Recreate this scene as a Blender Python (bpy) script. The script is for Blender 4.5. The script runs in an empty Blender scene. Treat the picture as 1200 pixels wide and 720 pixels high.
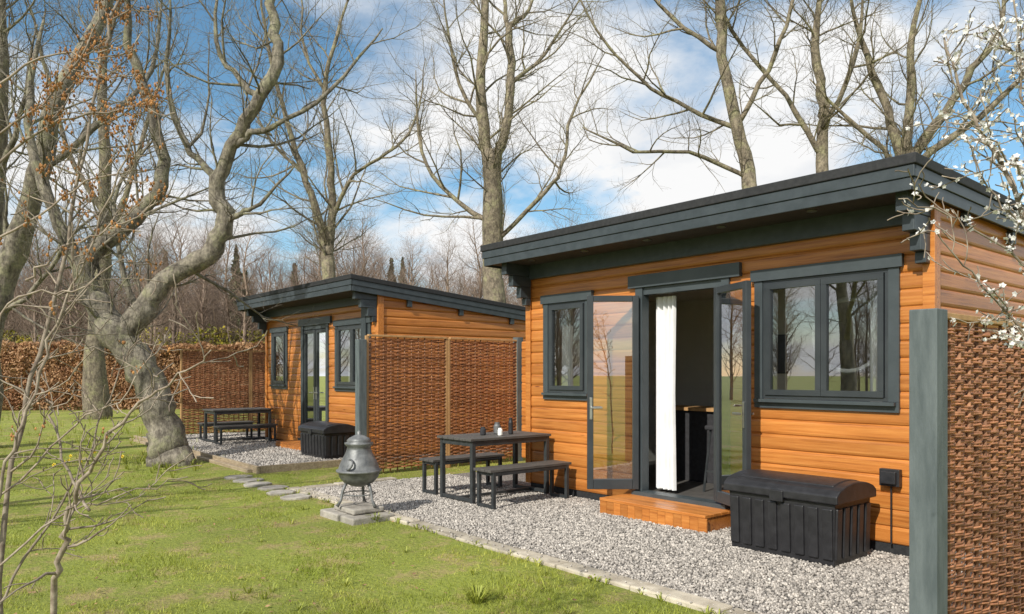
import bpy, math, random
import numpy as np
from mathutils import Vector, Matrix, noise
rng = random.Random(11)
nr = np.random.default_rng(5)
sc = bpy.context.scene
COL = sc.collection
F = Vector((-0.7707, 0.6371, 0)); R = Vector((0.6371, 0.7707, 0)); UP = Vector((0, 0, 1))

# ------------------------------------------------------------------ helpers
class MB:
    def __init__(s): s.v = []; s.f = []; s.c = []
    def box(s, x0, x1, y0, y1, z0, z1, c=None):
        if c is None: c = rng.random()
        n = len(s.v)
        s.v += [(x0,y0,z0),(x1,y0,z0),(x1,y1,z0),(x0,y1,z0),(x0,y0,z1),(x1,y0,z1),(x1,y1,z1),(x0,y1,z1)]
        s.c += [c]*8
        for q in ((0,3,2,1),(4,5,6,7),(0,1,5,4),(1,2,6,5),(2,3,7,6),(3,0,4,7)):
            s.f.append(tuple(n+i for i in q))
    def hexa(s, pts, c=None):
        if c is None: c = rng.random()
        n = len(s.v); s.v += [tuple(p) for p in pts]; s.c += [c]*8
        for q in ((0,3,2,1),(4,5,6,7),(0,1,5,4),(1,2,6,5),(2,3,7,6),(3,0,4,7)):
            s.f.append(tuple(n+i for i in q))
    def tube(s, pts, rad, n=6, c=None, cap=True):
        if c is None: c = rng.random()
        m = len(pts); base = len(s.v); u = None
        for i in range(m):
            a = pts[max(i-1,0)]; b = pts[min(i+1,m-1)]
            t = (b-a)
            if t.length < 1e-9: t = Vector((0,0,1))
            t.normalize()
            if u is None:
                u = t.cross(Vector((0.13,0.97,0.21))) if abs(t.y) < .9 else t.cross(Vector((1,0.1,0)))
            u = u - t*u.dot(t)
            if u.length < 1e-6: u = t.orthogonal()
            u.normalize(); w = t.cross(u); r = rad[i]; p = pts[i]
            for k in range(n):
                an = 2*math.pi*k/n
                q = p + u*(math.cos(an)*r) + w*(math.sin(an)*r)
                s.v.append((q.x,q.y,q.z)); s.c.append(c)
        for i in range(m-1):
            for k in range(n):
                k2 = (k+1) % n
                s.f.append((base+i*n+k, base+i*n+k2, base+(i+1)*n+k2, base+(i+1)*n+k))
        if cap:
            s.f.append(tuple(base+k for k in range(n-1,-1,-1)))
            s.f.append(tuple(base+(m-1)*n+k for k in range(n)))
    def lathe(s, prof, n=28, o=(0,0,0), c=.5):
        base = len(s.v)
        for r, z in prof:
            for k in range(n):
                a = 2*math.pi*k/n
                s.v.append((o[0]+r*math.cos(a), o[1]+r*math.sin(a), o[2]+z)); s.c.append(c)
        for i in range(len(prof)-1):
            for k in range(n):
                k2 = (k+1) % n
                s.f.append((base+i*n+k, base+i*n+k2, base+(i+1)*n+k2, base+(i+1)*n+k))
        s.f.append(tuple(base+(len(prof)-1)*n+k for k in range(n)))
        s.f.append(tuple(base+k for k in range(n-1,-1,-1)))
    def ext_x(s, prof, x0, x1, c=None):
        if c is None: c = rng.random()
        b = len(s.v); m = len(prof)
        for x in (x0, x1):
            for y, z in prof: s.v.append((x,y,z)); s.c.append(c)
        for i in range(m):
            j = (i+1) % m
            s.f.append((b+i, b+m+i, b+m+j, b+j))
        s.f.append(tuple(b+i for i in range(m))); s.f.append(tuple(b+m+i for i in range(m-1,-1,-1)))
    def ext_y(s, prof, y0, y1, c=None):
        if c is None: c = rng.random()
        b = len(s.v); m = len(prof)
        for y in (y0, y1):
            for x, z in prof: s.v.append((x,y,z)); s.c.append(c)
        for i in range(m):
            j = (i+1) % m
            s.f.append((b+i, b+j, b+m+j, b+m+i))
        s.f.append(tuple(b+i for i in range(m-1,-1,-1))); s.f.append(tuple(b+m+i for i in range(m)))
    def obj(s, name, mat, parent=None, smooth=False, bevel=0, loc=None, rotz=None):
        me = bpy.data.meshes.new(name); me.from_pydata(s.v, [], s.f)
        at = me.attributes.new('rnd', 'FLOAT', 'POINT'); at.data.foreach_set('value', s.c)
        me.materials.append(mat)
        if smooth: me.polygons.foreach_set('use_smooth', [True]*len(me.polygons))
        me.update()
        o = bpy.data.objects.new(name, me); COL.objects.link(o)
        if parent: o.parent = parent
        if loc: o.location = loc
        if rotz is not None: o.rotation_euler = (0,0,rotz)
        if bevel:
            b = o.modifiers.new('bevel', 'BEVEL'); b.width = bevel; b.segments = 2; b.limit_method = 'ANGLE'
        return o

def empty(name, parent=None):
    e = bpy.data.objects.new(name, None); COL.objects.link(e); e.empty_display_size = .2
    if parent: e.parent = parent
    return e

def np_mesh(name, V, Fa, rnd, mat, parent=None):
    me = bpy.data.meshes.new(name)
    me.vertices.add(len(V)); me.vertices.foreach_set('co', V.astype(np.float32).ravel())
    k = Fa.shape[1]; me.loops.add(Fa.size); me.loops.foreach_set('vertex_index', Fa.astype(np.int32).ravel())
    me.polygons.add(len(Fa)); me.polygons.foreach_set('loop_start', np.arange(0, Fa.size, k, dtype=np.int32))
    try: me.polygons.foreach_set('loop_total', np.full(len(Fa), k, dtype=np.int32))
    except Exception: pass
    me.update(calc_edges=True); me.validate()
    at = me.attributes.new('rnd', 'FLOAT', 'POINT'); at.data.foreach_set('value', rnd.astype(np.float32))
    me.materials.append(mat)
    o = bpy.data.objects.new(name, me); COL.objects.link(o)
    if parent: o.parent = parent
    return o

# ------------------------------------------------------------------ materials
def newmat(name):
    m = bpy.data.materials.new(name); m.use_nodes = True
    return m, m.node_tree.nodes, m.node_tree.links, m.node_tree.nodes['Principled BSDF']
def coords(N, L, scale, rndoff=0):
    tc = N.new('ShaderNodeTexCoord'); mp = N.new('ShaderNodeMapping'); mp.inputs['Scale'].default_value = scale
    L.new(tc.outputs['Object'], mp.inputs['Vector'])
    if rndoff:
        a = N.new('ShaderNodeAttribute'); a.attribute_name = 'rnd'
        ml = N.new('ShaderNodeMath'); ml.operation = 'MULTIPLY'; ml.inputs[1].default_value = rndoff
        L.new(a.outputs['Fac'], ml.inputs[0])
        cb = N.new('ShaderNodeCombineXYZ')
        for i in range(3): L.new(ml.outputs[0], cb.inputs[i])
        L.new(cb.outputs[0], mp.inputs['Location'])
    return mp.outputs['Vector']
def noi(N, L, vec, scale, detail=5, rough=.6):
    n = N.new('ShaderNodeTexNoise'); n.inputs['Scale'].default_value = scale
    n.inputs['Detail'].default_value = detail; n.inputs['Roughness'].default_value = rough
    L.new(vec, n.inputs['Vector']); return n.outputs['Fac']
def ramp(N, L, fac, stops):
    r = N.new('ShaderNodeValToRGB'); e = r.color_ramp.elements
    while len(e) < len(stops): e.new(.5)
    for i, (p, c) in enumerate(stops):
        e[i].position = p; e[i].color = (c[0], c[1], c[2], 1) if not isinstance(c, (int, float)) else (c, c, c, 1)
    L.new(fac, r.inputs['Fac']); return r.outputs['Color']
def mixc(N, L, fac, a, b, mode='MIX'):
    m = N.new('ShaderNodeMix'); m.data_type = 'RGBA'; m.blend_type = mode
    for s, i in ((fac, 0), (a, 6), (b, 7)):
        if hasattr(s, 'links'): L.new(s, m.inputs[i])
        elif i == 0: m.inputs[0].default_value = s
        else: m.inputs[i].default_value = (*s, 1)
    return m.outputs[2]
def bump(N, L, P, h, dist, strength=1.0):
    b = N.new('ShaderNodeBump'); b.inputs['Distance'].default_value = dist; b.inputs['Strength'].default_value = strength
    L.new(h, b.inputs['Height']); L.new(b.outputs[0], P.inputs['Normal'])
def rndmul(N, L, col, amt):
    a = N.new('ShaderNodeAttribute'); a.attribute_name = 'rnd'
    mr = N.new('ShaderNodeMapRange'); mr.inputs['To Min'].default_value = 1-amt; mr.inputs['To Max'].default_value = 1+amt
    L.new(a.outputs['Fac'], mr.inputs['Value'])
    cb = N.new('ShaderNodeCombineColor')
    for i in range(3): L.new(mr.outputs[0], cb.inputs[i])
    return mixc(N, L, 1.0, col, cb.outputs[0], 'MULTIPLY')
def M(name, c1, c2, scale=6, stretch=(1,1,1), rough=.6, bd=0.0, bs=None, rnd=0, lo=.35, hi=.65, metal=0, trans=0):
    m, N, L, P = newmat(name)
    v = coords(N, L, stretch, 0)
    f = noi(N, L, v, scale)
    c = ramp(N, L, f, [(lo, c1), (hi, c2)])
    if rnd: c = rndmul(N, L, c, rnd)
    L.new(c, P.inputs['Base Color']); P.inputs['Roughness'].default_value = rough; P.inputs['Metallic'].default_value = metal
    if bd: bump(N, L, P, noi(N, L, v, bs or scale*3), bd)
    if trans:
        t = N.new('ShaderNodeBsdfTranslucent'); L.new(c, t.inputs['Color'])
        mx = N.new('ShaderNodeMixShader'); mx.inputs[0].default_value = trans
        L.new(P.outputs[0], mx.inputs[1]); L.new(t.outputs[0], mx.inputs[2])
        L.new(mx.outputs[0], N['Material Output'].inputs['Surface'])
    return m
def wood(name, st, k=1.0):
    m, N, L, P = newmat(name)
    v = coords(N, L, st, 37.0)
    g = noi(N, L, v, 1.0, 8, .7)
    c = ramp(N, L, g, [(.30, (.25*k,.078*k,.016*k)), (.46, (.47*k,.165*k,.034*k)), (.70, (.62*k,.26*k,.065*k))])
    vo = N.new('ShaderNodeTexVoronoi'); vo.inputs['Scale'].default_value = 1.0
    v2 = coords(N, L, tuple(1.8 if s < 10 else 9 for s in st), 11.0); L.new(v2, vo.inputs['Vector'])
    kn = ramp(N, L, vo.outputs['Distance'], [(.04, (.30,.2,.14)), (.11, (1,1,1))])
    c = mixc(N, L, .85, c, kn, 'MULTIPLY')
    tcw = coords(N, L, (1,1,1)); w = ramp(N, L, noi(N, L, tcw, .9, 3), [(.3, .82), (.7, 1.1)])
    c = mixc(N, L, 1.0, c, w, 'MULTIPLY')
    c = rndmul(N, L, c, .16)
    L.new(c, P.inputs['Base Color']); P.inputs['Roughness'].default_value = .34
    bump(N, L, P, g, .002)
    return m
woodX = wood('stained_timber', (1.3, 40, 40)); woodY = wood('stained_timber_side', (40, 1.3, 40), .98)
woodstep = wood('step_timber', (1.5, 30, 30), .95)
palewood = M('pale_timber', (.36,.2,.08), (.5,.3,.13), 8, (1,1,.2), .7, .002)
grey = M('anthracite_paint', (.032,.042,.048), (.047,.059,.067), 9, (1,1,1), .42, rnd=.12)
trimp = M('anthracite_trim_paint', (.045,.057,.063), (.058,.071,.078), 5, (1,1,1), .42)
greyL = M('weathered_grey_paint', (.075,.095,.10), (.13,.155,.16), 3, (6,6,1), .6, .002, 30, rnd=.1)
frame = M('window_frame_paint', (.032,.038,.043), (.043,.05,.055), 4, (1,1,1), .33)
black = M('roof_felt', (.012,.013,.015), (.025,.026,.028), 30, rough=.75, bd=.002)
soff = M('soffit', (.03,.025,.022), (.05,.04,.034), 8, rough=.7)
plast = M('black_plastic', (.015,.015,.017), (.026,.026,.029), 14, rough=.42, bd=.0006, bs=180)
metal = M('dark_metal', (.022,.026,.028), (.04,.044,.046), 12, rough=.5)
slat = M('table_slats', (.06,.056,.052), (.10,.094,.086), 6, (8,1,8), .6, .001)
steel = M('steel', (.5,.5,.5), (.6,.6,.6), 5, rough=.3, metal=1)
castiron = M('cast_metal', (.095,.10,.104), (.22,.225,.225), 9, rough=.5, bd=.003, bs=30, metal=.3)
stone = M('sandstone', (.30,.26,.20), (.50,.45,.36), 5, rough=.85, bd=.006, bs=30, rnd=.18)
slab = M('paving_stone', (.24,.22,.19), (.42,.39,.34), 7, rough=.9, bd=.008, bs=25, rnd=.2)
edging = M('edging_timber', (.25,.19,.12), (.4,.32,.22), 6, (1,6,6), .8, .003)
white = M('white_fabric', (.7,.7,.7), (.8,.8,.8), 5, rough=.9)
inner = M('interior_wall', (.68,.66,.60), (.74,.72,.66), 3, rough=.8)
darkfab = M('dark_fabric', (.02,.02,.022), (.035,.035,.04), 20, rough=.9)
blue = M('blue_plastic', (.01,.08,.5), (.015,.1,.6), 5, rough=.5)
lamp_w = M('lamp_glass', (.8,.8,.75), (.85,.85,.8), 5, rough=.3)
withy = M('willow_withy', (.27,.105,.045), (.48,.215,.10), 11, (3,3,10), .55, .0015, 60, rnd=.34)
stake = M('willow_stake', (.18,.085,.045), (.32,.16,.08), 10, rough=.8, rnd=.3)
gravel_st = M('gravel_stone', (.235,.215,.195), (.50,.46,.41), 22, rough=.85, rnd=.42)
hedge_m = M('beech_leaves', (.34,.17,.085), (.56,.36,.20), 1.5, rough=.8, rnd=.35, trans=.3)
gorse_m = M('gorse_leaves', (.08,.11,.025), (.50,.40,.03), 1.8, rough=.8, rnd=.4)
conif_m = M('conifer_needles', (.035,.055,.02), (.075,.10,.035), 1.2, rough=.85, rnd=.5)
under_m = M('undergrowth_leaves', (.13,.085,.05), (.24,.16,.08), .8, rough=.9, rnd=.5)
litter_m = M('leaf_litter', (.20,.11,.05), (.36,.22,.11), 9, rough=.8, rnd=.4)
blade_m = M('grass_blades', (.225,.285,.03), (.43,.44,.08), .9, rough=.6, rnd=.38, trans=.3)
petal_w = M('blossom_petals', (.78,.76,.73), (.86,.85,.82), 20, rough=.7, rnd=.06, trans=.3)
petal_y = M('daffodil_petals', (.7,.5,.02), (.8,.62,.04), 20, rough=.6, trans=.2)
bud_m = M('catkin_buds', (.22,.095,.03), (.43,.21,.07), 40, rough=.8, rnd=.4)
twig_m = M('shrub_bark', (.16,.12,.09), (.34,.285,.22), 30, rough=.85, bd=.001, rnd=.2)
wl_m = M('woodland_bark', (.17,.12,.092), (.30,.225,.17), 1.2, rough=.9, rnd=.4)
def bark(name, dark, light, lichen):
    m, N, L, P = newmat(name)
    v = coords(N, L, (1,1,.4))
    a = noi(N, L, v, 9, 8, .72)
    c = ramp(N, L, a, [(.36, dark), (.60, light)])
    v2 = coords(N, L, (1,1,1)); li = ramp(N, L, noi(N, L, v2, 3.2, 6, .7), [(.5, 0.0), (.62, .85)])
    c = mixc(N, L, li, c, lichen)
    bl = ramp(N, L, noi(N, L, v2, 14, 5, .7), [(.42, .62), (.55, 1.0)])
    c = mixc(N, L, 1.0, c, bl, 'MULTIPLY'); c = rndmul(N, L, c, .15)
    L.new(c, P.inputs['Base Color']); P.inputs['Roughness'].default_value = .9
    bump(N, L, P, noi(N, L, v, 18, 8, .7), .035)
    return m
bark1 = bark('lichened_bark', (.085,.07,.055), (.31,.275,.215), (.29,.28,.17))
bark2 = bark('tree_bark', (.10,.08,.058), (.31,.26,.185), (.32,.30,.17))

def glass_mat():
    m, N, L, P = newmat('window_glass'); N.remove(P)
    t = N.new('ShaderNodeBsdfTransparent'); t.inputs[0].default_value = (.72,.76,.76,1)
    g = N.new('ShaderNodeBsdfGlossy'); g.inputs['Roughness'].default_value = .0; g.inputs['Color'].default_value = (.95,.97,1,1)
    fr = N.new('ShaderNodeFresnel'); fr.inputs[0].default_value = 1.5
    ad = N.new('ShaderNodeMath'); ad.operation = 'MULTIPLY_ADD'; ad.inputs[1].default_value = 1.1; ad.inputs[2].default_value = .28
    mx = N.new('ShaderNodeMixShader'); L.new(fr.outputs[0], ad.inputs[0]); L.new(ad.outputs[0], mx.inputs[0])
    L.new(t.outputs[0], mx.inputs[1]); L.new(g.outputs[0], mx.inputs[2]); L.new(mx.outputs[0], N['Material Output'].inputs['Surface'])
    return m
glass = glass_mat()

def lawn_mat():
    m, N, L, P = newmat('lawn'); v = coords(N, L, (1,1,1))
    big = noi(N, L, v, .55, 5, .6); fine = noi(N, L, v, 26, 6, .7); mid = noi(N, L, v, 2.4, 7, .7)
    c = ramp(N, L, fine, [(.3, (.14,.18,.02)), (.7, (.31,.34,.055))])
    c2 = ramp(N, L, fine, [(.3, (.24,.185,.07)), (.7, (.44,.35,.15))])
    dry = ramp(N, L, mid, [(.50, 0.0), (.62, .9)])
    c = mixc(N, L, dry, c, c2)
    c = mixc(N, L, 1.0, c, ramp(N, L, big, [(.3, .8), (.7, 1.2)]), 'MULTIPLY')
    L.new(c, P.inputs['Base Color']); P.inputs['Roughness'].default_value = .95
    bump(N, L, P, fine, .03); return m
lawn = lawn_mat()
def gravel_mat():
    m, N, L, P = newmat('gravel_bed'); v = coords(N, L, (1,1,1))
    vo = N.new('ShaderNodeTexVoronoi'); vo.inputs['Scale'].default_value = 55; L.new(v, vo.inputs['Vector'])
    c = ramp(N, L, vo.outputs['Color'], [(.1, (.16,.15,.135)), (.9, (.40,.37,.34))])
    d = ramp(N, L, vo.outputs['Distance'], [(.35, 1.0), (.75, .3)])
    c = mixc(N, L, 1.0, c, d, 'MULTIPLY'); L.new(c, P.inputs['Base Color']); P.inputs['Roughness'].default_value = .9
    bump(N, L, P, d, .010); return m
gravel_b = gravel_mat()

# ------------------------------------------------------------------ ground
g = MB(); g.v = [(-400,-400,0),(400,-400,0),(400,400,0),(-400,400,0)]; g.f = [(0,1,2,3)]; g.c = [.5]*4
g.obj('ground', lawn)
g = MB(); g.box(-9.15,-1.5,4.10,10.6,-.05,.012); g.obj('gravel_patio', gravel_b)
g = MB(); g.box(-18.4,-11.16,4.29,10.6,-.05,.07); g.obj('gravel_patio', gravel_b)
k = MB(); x = -9.35
while x < -1.0:
    w = rng.uniform(.55,.95); o = rng.uniform(-.012,.012); h = rng.uniform(.022,.036)
    k.box(x, x+w-.012, 3.95+o, 4.12+o, -.05, h); x += w
y = 4.14
while y < 5.3:
    k.box(-9.33, -9.17, y, y+.44, -.05, .03+rng.uniform(0,.008)); y += .455
k.obj('stone_kerb', stone, bevel=.012)
k = MB(); k.box(-18.5,-11.1,4.24,4.285,-.05,.11); k.box(-11.155,-11.11,4.29,6.34,-.05,.112)
k.box(-18.5,-11.3,4.16,4.236,-.05,.05)
k.obj('timber_edging', edging, bevel=.006)
e = empty('stepping_stone_path')
for i in range(6):
    s = MB(); cx = -10.85+i*.44; cy = 3.88-.02*i+rng.uniform(-.04,.04)
    pts = [(cx+math.cos(a)*.17*rng.uniform(.85,1.1), cy+math.sin(a)*.2*rng.uniform(.85,1.1)) for a in [j*math.pi/4+.4 for j in range(8)]]
    s.v = [(p[0],p[1],-.03) for p in pts]+[(p[0],p[1],.028) for p in pts]; s.c = [rng.random()]*16
    s.f = [tuple(range(8,16))]+[(j,(j+1)%8,8+(j+1)%8,8+j) for j in range(8)]
    s.obj('paving_slab', slab, e, bevel=.008)
def stones(name, x0,x1,y0,y1,z,n,smin,smax):
    t = (1+5**.5)/2
    b = np.array([(-1,t,0),(1,t,0),(-1,-t,0),(1,-t,0),(0,-1,t),(0,1,t),(0,-1,-t),(0,1,-t),(t,0,-1),(t,0,1),(-t,0,-1),(-t,0,1)])/1.9
    fc = np.array([(0,11,5),(0,5,1),(0,1,7),(0,7,10),(0,10,11),(1,5,9),(5,11,4),(11,10,2),(10,7,6),(7,1,8),(3,9,4),(3,4,2),(3,2,6),(3,6,8),(3,8,9),(4,9,5),(2,4,11),(6,2,10),(8,6,7),(9,8,1)])
    s = nr.uniform(smin,smax,(n,1))*nr.uniform(.6,1.25,(n,3))
    V = b[None]*(1+nr.uniform(-.18,.18,(n,12,1)))*s[:,None,:]
    q = nr.normal(size=(n,4)); q /= np.linalg.norm(q,axis=1,keepdims=True); w,xx,yy,zz = q.T
    Rm = np.stack([1-2*(yy*yy+zz*zz),2*(xx*yy-zz*w),2*(xx*zz+yy*w),2*(xx*yy+zz*w),1-2*(xx*xx+zz*zz),2*(yy*zz-xx*w),2*(xx*zz-yy*w),2*(yy*zz+xx*w),1-2*(xx*xx+yy*yy)],-1).reshape(n,3,3)
    V = np.einsum('nij,nkj->nki', Rm, V)
    P = np.stack([nr.uniform(x0,x1,n), nr.uniform(y0,y1,n), z+nr.uniform(0,.009,n)],-1)
    V = V+P[:,None,:]
    Fa = fc[None]+(np.arange(n)*12)[:,None,None]
    return np_mesh(name, V.reshape(-1,3), Fa.reshape(-1,3), np.repeat(nr.random(n),12), gravel_st)
stones('gravel_stones', -9.14,-1.5,4.13,6.36,.013,52000,.006,.0135)
stones('gravel_stones', -18.3,-11.2,4.31,6.36,.072,11000,.010,.019)
stones('gravel_stones', -9.1,-1.6,3.88,4.14,.03,260,.006,.012)

# ------------------------------------------------------------------ grass blades
def blades(name, n, dmin, dmax, hmin, hmax, w, mat, pw=1.0):
    d = dmin+(dmax-dmin)*nr.random(n)**pw; l = nr.uniform(-.95,.75,n)*d
    X = F.x*d+R.x*l; Y = F.y*d+R.y*l
    clump = np.sin(X*3.1+1.3*np.sin(Y*2.3))*np.sin(Y*2.7+1.1*np.sin(X*1.9))
    c2 = np.sin(X*7.1+2.3*np.sin(Y*5.3)+1)*np.sin(Y*6.7+2.1*np.sin(X*4.9))
    thin = np.clip(.55+.45*(clump+.7*c2),.12,1)
    bad = ((X>-9.38)&(Y>3.93)) | ((X>-18.5)&(X<-11.08)&(Y>4.14)) | (nr.random(n) > thin)
    bad |= ((X>-7.5)&(X<-6.8)&(Y>3.45)&(Y<4.05)) 
    for i in range(6): bad |= ((X+10.85-i*.44)**2+(Y-3.85)**2 < .16**2)
    X = X[~bad]; Y = Y[~bad]; hm = np.clip(.6+.5*(clump[~bad]+.5*c2[~bad]),.35,1.3); n = len(X)
    a = nr.uniform(0,2*math.pi,n); h = nr.uniform(hmin,hmax,n)*hm; ww = w*nr.uniform(.7,1.3,n)
    la = nr.uniform(0,2*math.pi,n); ln = h*nr.uniform(.2,.9,n)
    z = np.zeros(n)
    A = np.stack([X-np.cos(a)*ww,Y-np.sin(a)*ww,z],-1); B = np.stack([X+np.cos(a)*ww,Y+np.sin(a)*ww,z],-1)
    C = np.stack([X+np.cos(la)*ln,Y+np.sin(la)*ln,h],-1)
    V = np.stack([A,B,C],1).reshape(-1,3)
    return np_mesh(name, V, np.arange(3*n).reshape(-1,3), np.repeat(nr.random(n),3), mat)
blades('lawn_grass', 480000, 2.6, 19, .014, .045, .0026, blade_m, 1.5)
blades('long_grass', 5000, 3.5, 24, .07, .13, .004, blade_m, 1.2)
def tuft(mb, x, y, n, h, sp):
    for i in range(n):
        a = rng.uniform(0,6.28); hh = h*rng.uniform(.5,1); r = rng.uniform(0,sp*.4)
        p = Vector((x+math.cos(a)*r, y+math.sin(a)*r, 0)); o = Vector((math.cos(a),math.sin(a),0)); s = Vector((-o.y,o.x,0))*.004
        b = len(mb.v); q = p+o*sp*.5+UP*hh*.75; t = p+o*sp*1.1+UP*hh*.8
        for vv in (p-s,p+s,q+s,q-s,t): mb.v.append(tuple(vv)); mb.c.append(rng.random())
        mb.f += [(b,b+1,b+2,b+3),(b+3,b+2,b+4)]
t = MB(); tuft(t,-3.95,2.97,90,.14,.12); tuft(t,-6.75,3.78,40,.12,.08); tuft(t,-7.55,3.75,30,.12,.08)
for i in range(50):
    tuft(t, -13.2+rng.gauss(0,.8), 3.3+rng.gauss(0,.45), 12, .14, .07)
for i in range(200):
    d = rng.uniform(12,26); l = -d*rng.uniform(.42,.8); p = F*d+R*l; tuft(t, p.x, p.y, 10, rng.uniform(.1,.28), .12)
for i in range(60):
    tuft(t, rng.uniform(-11,-1.5), 3.93+rng.uniform(-.05,.02) if i%2 else rng.uniform(1.5,3.8), 9, rng.uniform(.05,.09), .05)
t.obj('grass_tufts', blade_m)
n = 1500
d = 3+17*nr.random(n); l = nr.uniform(-.9,.3,n)*d; X = F.x*d+R.x*l; Y = F.y*d+R.y*l; ok = Y < 3.9; X = X[ok]; Y = Y[ok]; n = len(X)
C = np.stack([X,Y,nr.uniform(.015,.035,n)],-1); a = nr.uniform(0,6.28,n)
q = np.stack([np.cos(a),np.sin(a),nr.uniform(-.4,.4,n)],-1); r = np.stack([-np.sin(a),np.cos(a),nr.uniform(-.4,.4,n)],-1); sz = nr.uniform(.010,.024,(n,1))
np_mesh('leaf_litter', np.stack([C-q*sz,C+r*sz*.55,C+q*sz,C-r*sz*.55],1).reshape(-1,3), np.arange(4*n).reshape(-1,4), np.repeat(nr.random(n),4), litter_m)
st = MB(); pe = MB()
def daff(x,y):
    h = rng.uniform(.14,.22); p = Vector((x,y,0)); q = p+Vector((rng.uniform(-.03,.03),rng.uniform(-.03,.03),h))
    st.tube([p,q],[.003,.003],3)
    n = Vector((rng.uniform(-.2,1),rng.uniform(-1,-.3),rng.uniform(-.2,.3))).normalized(); u = n.orthogonal().normalized(); w = n.cross(u)
    for k in range(6):
        a = k*math.pi/3; dd = u*math.cos(a)+w*math.sin(a); ee = n.cross(dd); b = len(pe.v)
        for vv in (q, q+dd*.018+ee*.009, q+dd*.034, q+dd*.018-ee*.009): pe.v.append(tuple(vv)); pe.c.append(.5)
        pe.f.append((b,b+1,b+2,b+3))
    pe.tube([q,q+n*.024],[.007,.011],6,c=.5,cap=False)
for i in range(9): daff(-13.6+rng.gauss(0,.8), 2.3+rng.gauss(0,.4))
e = empty('daffodils'); st.obj('stems', blade_m, e); pe.obj('petals', petal_y, e)

# ------------------------------------------------------------------ cabins
YF = 6.36; ROW = .139; Z0 = .10
WX0, WX1, YB = -7.37, -2.47, 10.3
def board_prof(y, z0, z1, th=.045, c=.012):
    return [(y+c,z0),(y+.003,z0+c*.8),(y-.001,z0+c*2.2),(y-.001,z1-c*2.2),(y+.003,z1-c*.8),(y+c,z1-.001),(y+th,z1-.001),(y+th,z0)]
def window(par, x0, x1, z0, z1, nl):
    tr = MB(); y = YF
    tr.box(x0,x1,y-.028,y+.006,z0,z0+.085); tr.box(x0-.03,x1+.03,y-.046,y+.006,z1-.09,z1+.015)
    tr.box(x0,x0+.085,y-.026,y+.006,z0+.087,z1-.092); tr.box(x1-.085,x1,y-.026,y+.006,z0+.087,z1-.092)
    tr.box(x0+.02,x1-.02,y-.075,y-.03,z0+.055,z0+.083)
    tr.obj('window_trim', trimp, par)
    a, b, c, d = x0+.088, x1-.088, z0+.088, z1-.093
    fr = MB(); gl = MB()
    fr.box(a,b,y-.018,y+.07,c,c+.03); fr.box(a,b,y-.018,y+.07,d-.03,d)
    fr.box(a,a+.028,y-.017,y+.07,c+.031,d-.031); fr.box(b-.028,b,y-.017,y+.07,c+.031,d-.031)
    iw = (b-a-.06)/nl
    for i in range(nl):
        p = a+.03+i*iw; q = p+iw-.004; r0, r1 = c+.033, d-.033; f = .05
        fr.box(p,q,y-.034,y+.03,r0,r0+f); fr.box(p,q,y-.034,y+.03,r1-f,r1)
        fr.box(p,p+f,y-.033,y+.029,r0+f+.001,r1-f-.001); fr.box(q-f,q,y-.033,y+.029,r0+f+.001,r1-f-.001)
        gl.v += [(p+f,y-.008,r0+f),(q-f,y-.008,r0+f),(q-f,y-.008,r1-f),(p+f,y-.008,r1-f)]; gl.c += [.5]*4
        n = len(gl.v)-4; gl.f.append((n,n+1,n+2,n+3))
    fr.obj('window_frame', frame, par); gl.obj('window_glass', glass, par)
def leaf(par, name, loc, rot, w, z0, z1):
    fr = MB(); f = .066; t = .028
    fr.box(0,f,-t,t,z0,z1); fr.box(w-f,w,-t,t,z0,z1); fr.box(f+.001,w-f-.001,-t+.002,t-.002,z0,z0+.11); fr.box(f+.001,w-f-.001,-t+.002,t-.002,z1-f,z1)
    o = fr.obj(name+'_frame', frame, par, bevel=.005, loc=loc, rotz=rot)
    gl = MB(); gl.v = [(f,0,z0+.11),(w-f,0,z0+.11),(w-f,0,z1-f),(f,0,z1-f)]; gl.f = [(0,1,2,3)]; gl.c = [.5]*4
    gl.obj(name+'_glass', glass, par, loc=loc, rotz=rot)
    h = MB()
    for s in (-1,1):
        h.box(w-.055,w-.025,t,t+.008,1.0,1.24) if s > 0 else h.box(w-.055,w-.025,-t-.008,-t,1.0,1.24)
        h.box(w-.16,w-.03,s*(t+.04)-.008,s*(t+.04)+.008,1.12,1.14)
    h.obj(name+'_handle', steel, par, loc=loc, rotz=rot, bevel=.003)
def curtain(par, x0, x1, y, z0, z1, n=7, amp=.03):
    c = MB(); m = n*8
    for j, z in enumerate((z0, (z0+z1)/2, z1)):
        for i in range(m+1):
            u = i/m; k = [1.0,.94,1.0][j]
            c.v.append((x0+(x1-x0)*u*k, y+amp*math.sin(u*n*2*math.pi+.8*math.sin(u*9))*(1.1-.1*j), z)); c.c.append(.5)
    for j in range(2):
        for i in range(m): b = j*(m+1)+i; c.f.append((b,b+1,b+m+2,b+m+1))
    c.obj('curtain', white, par, smooth=True)
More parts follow.
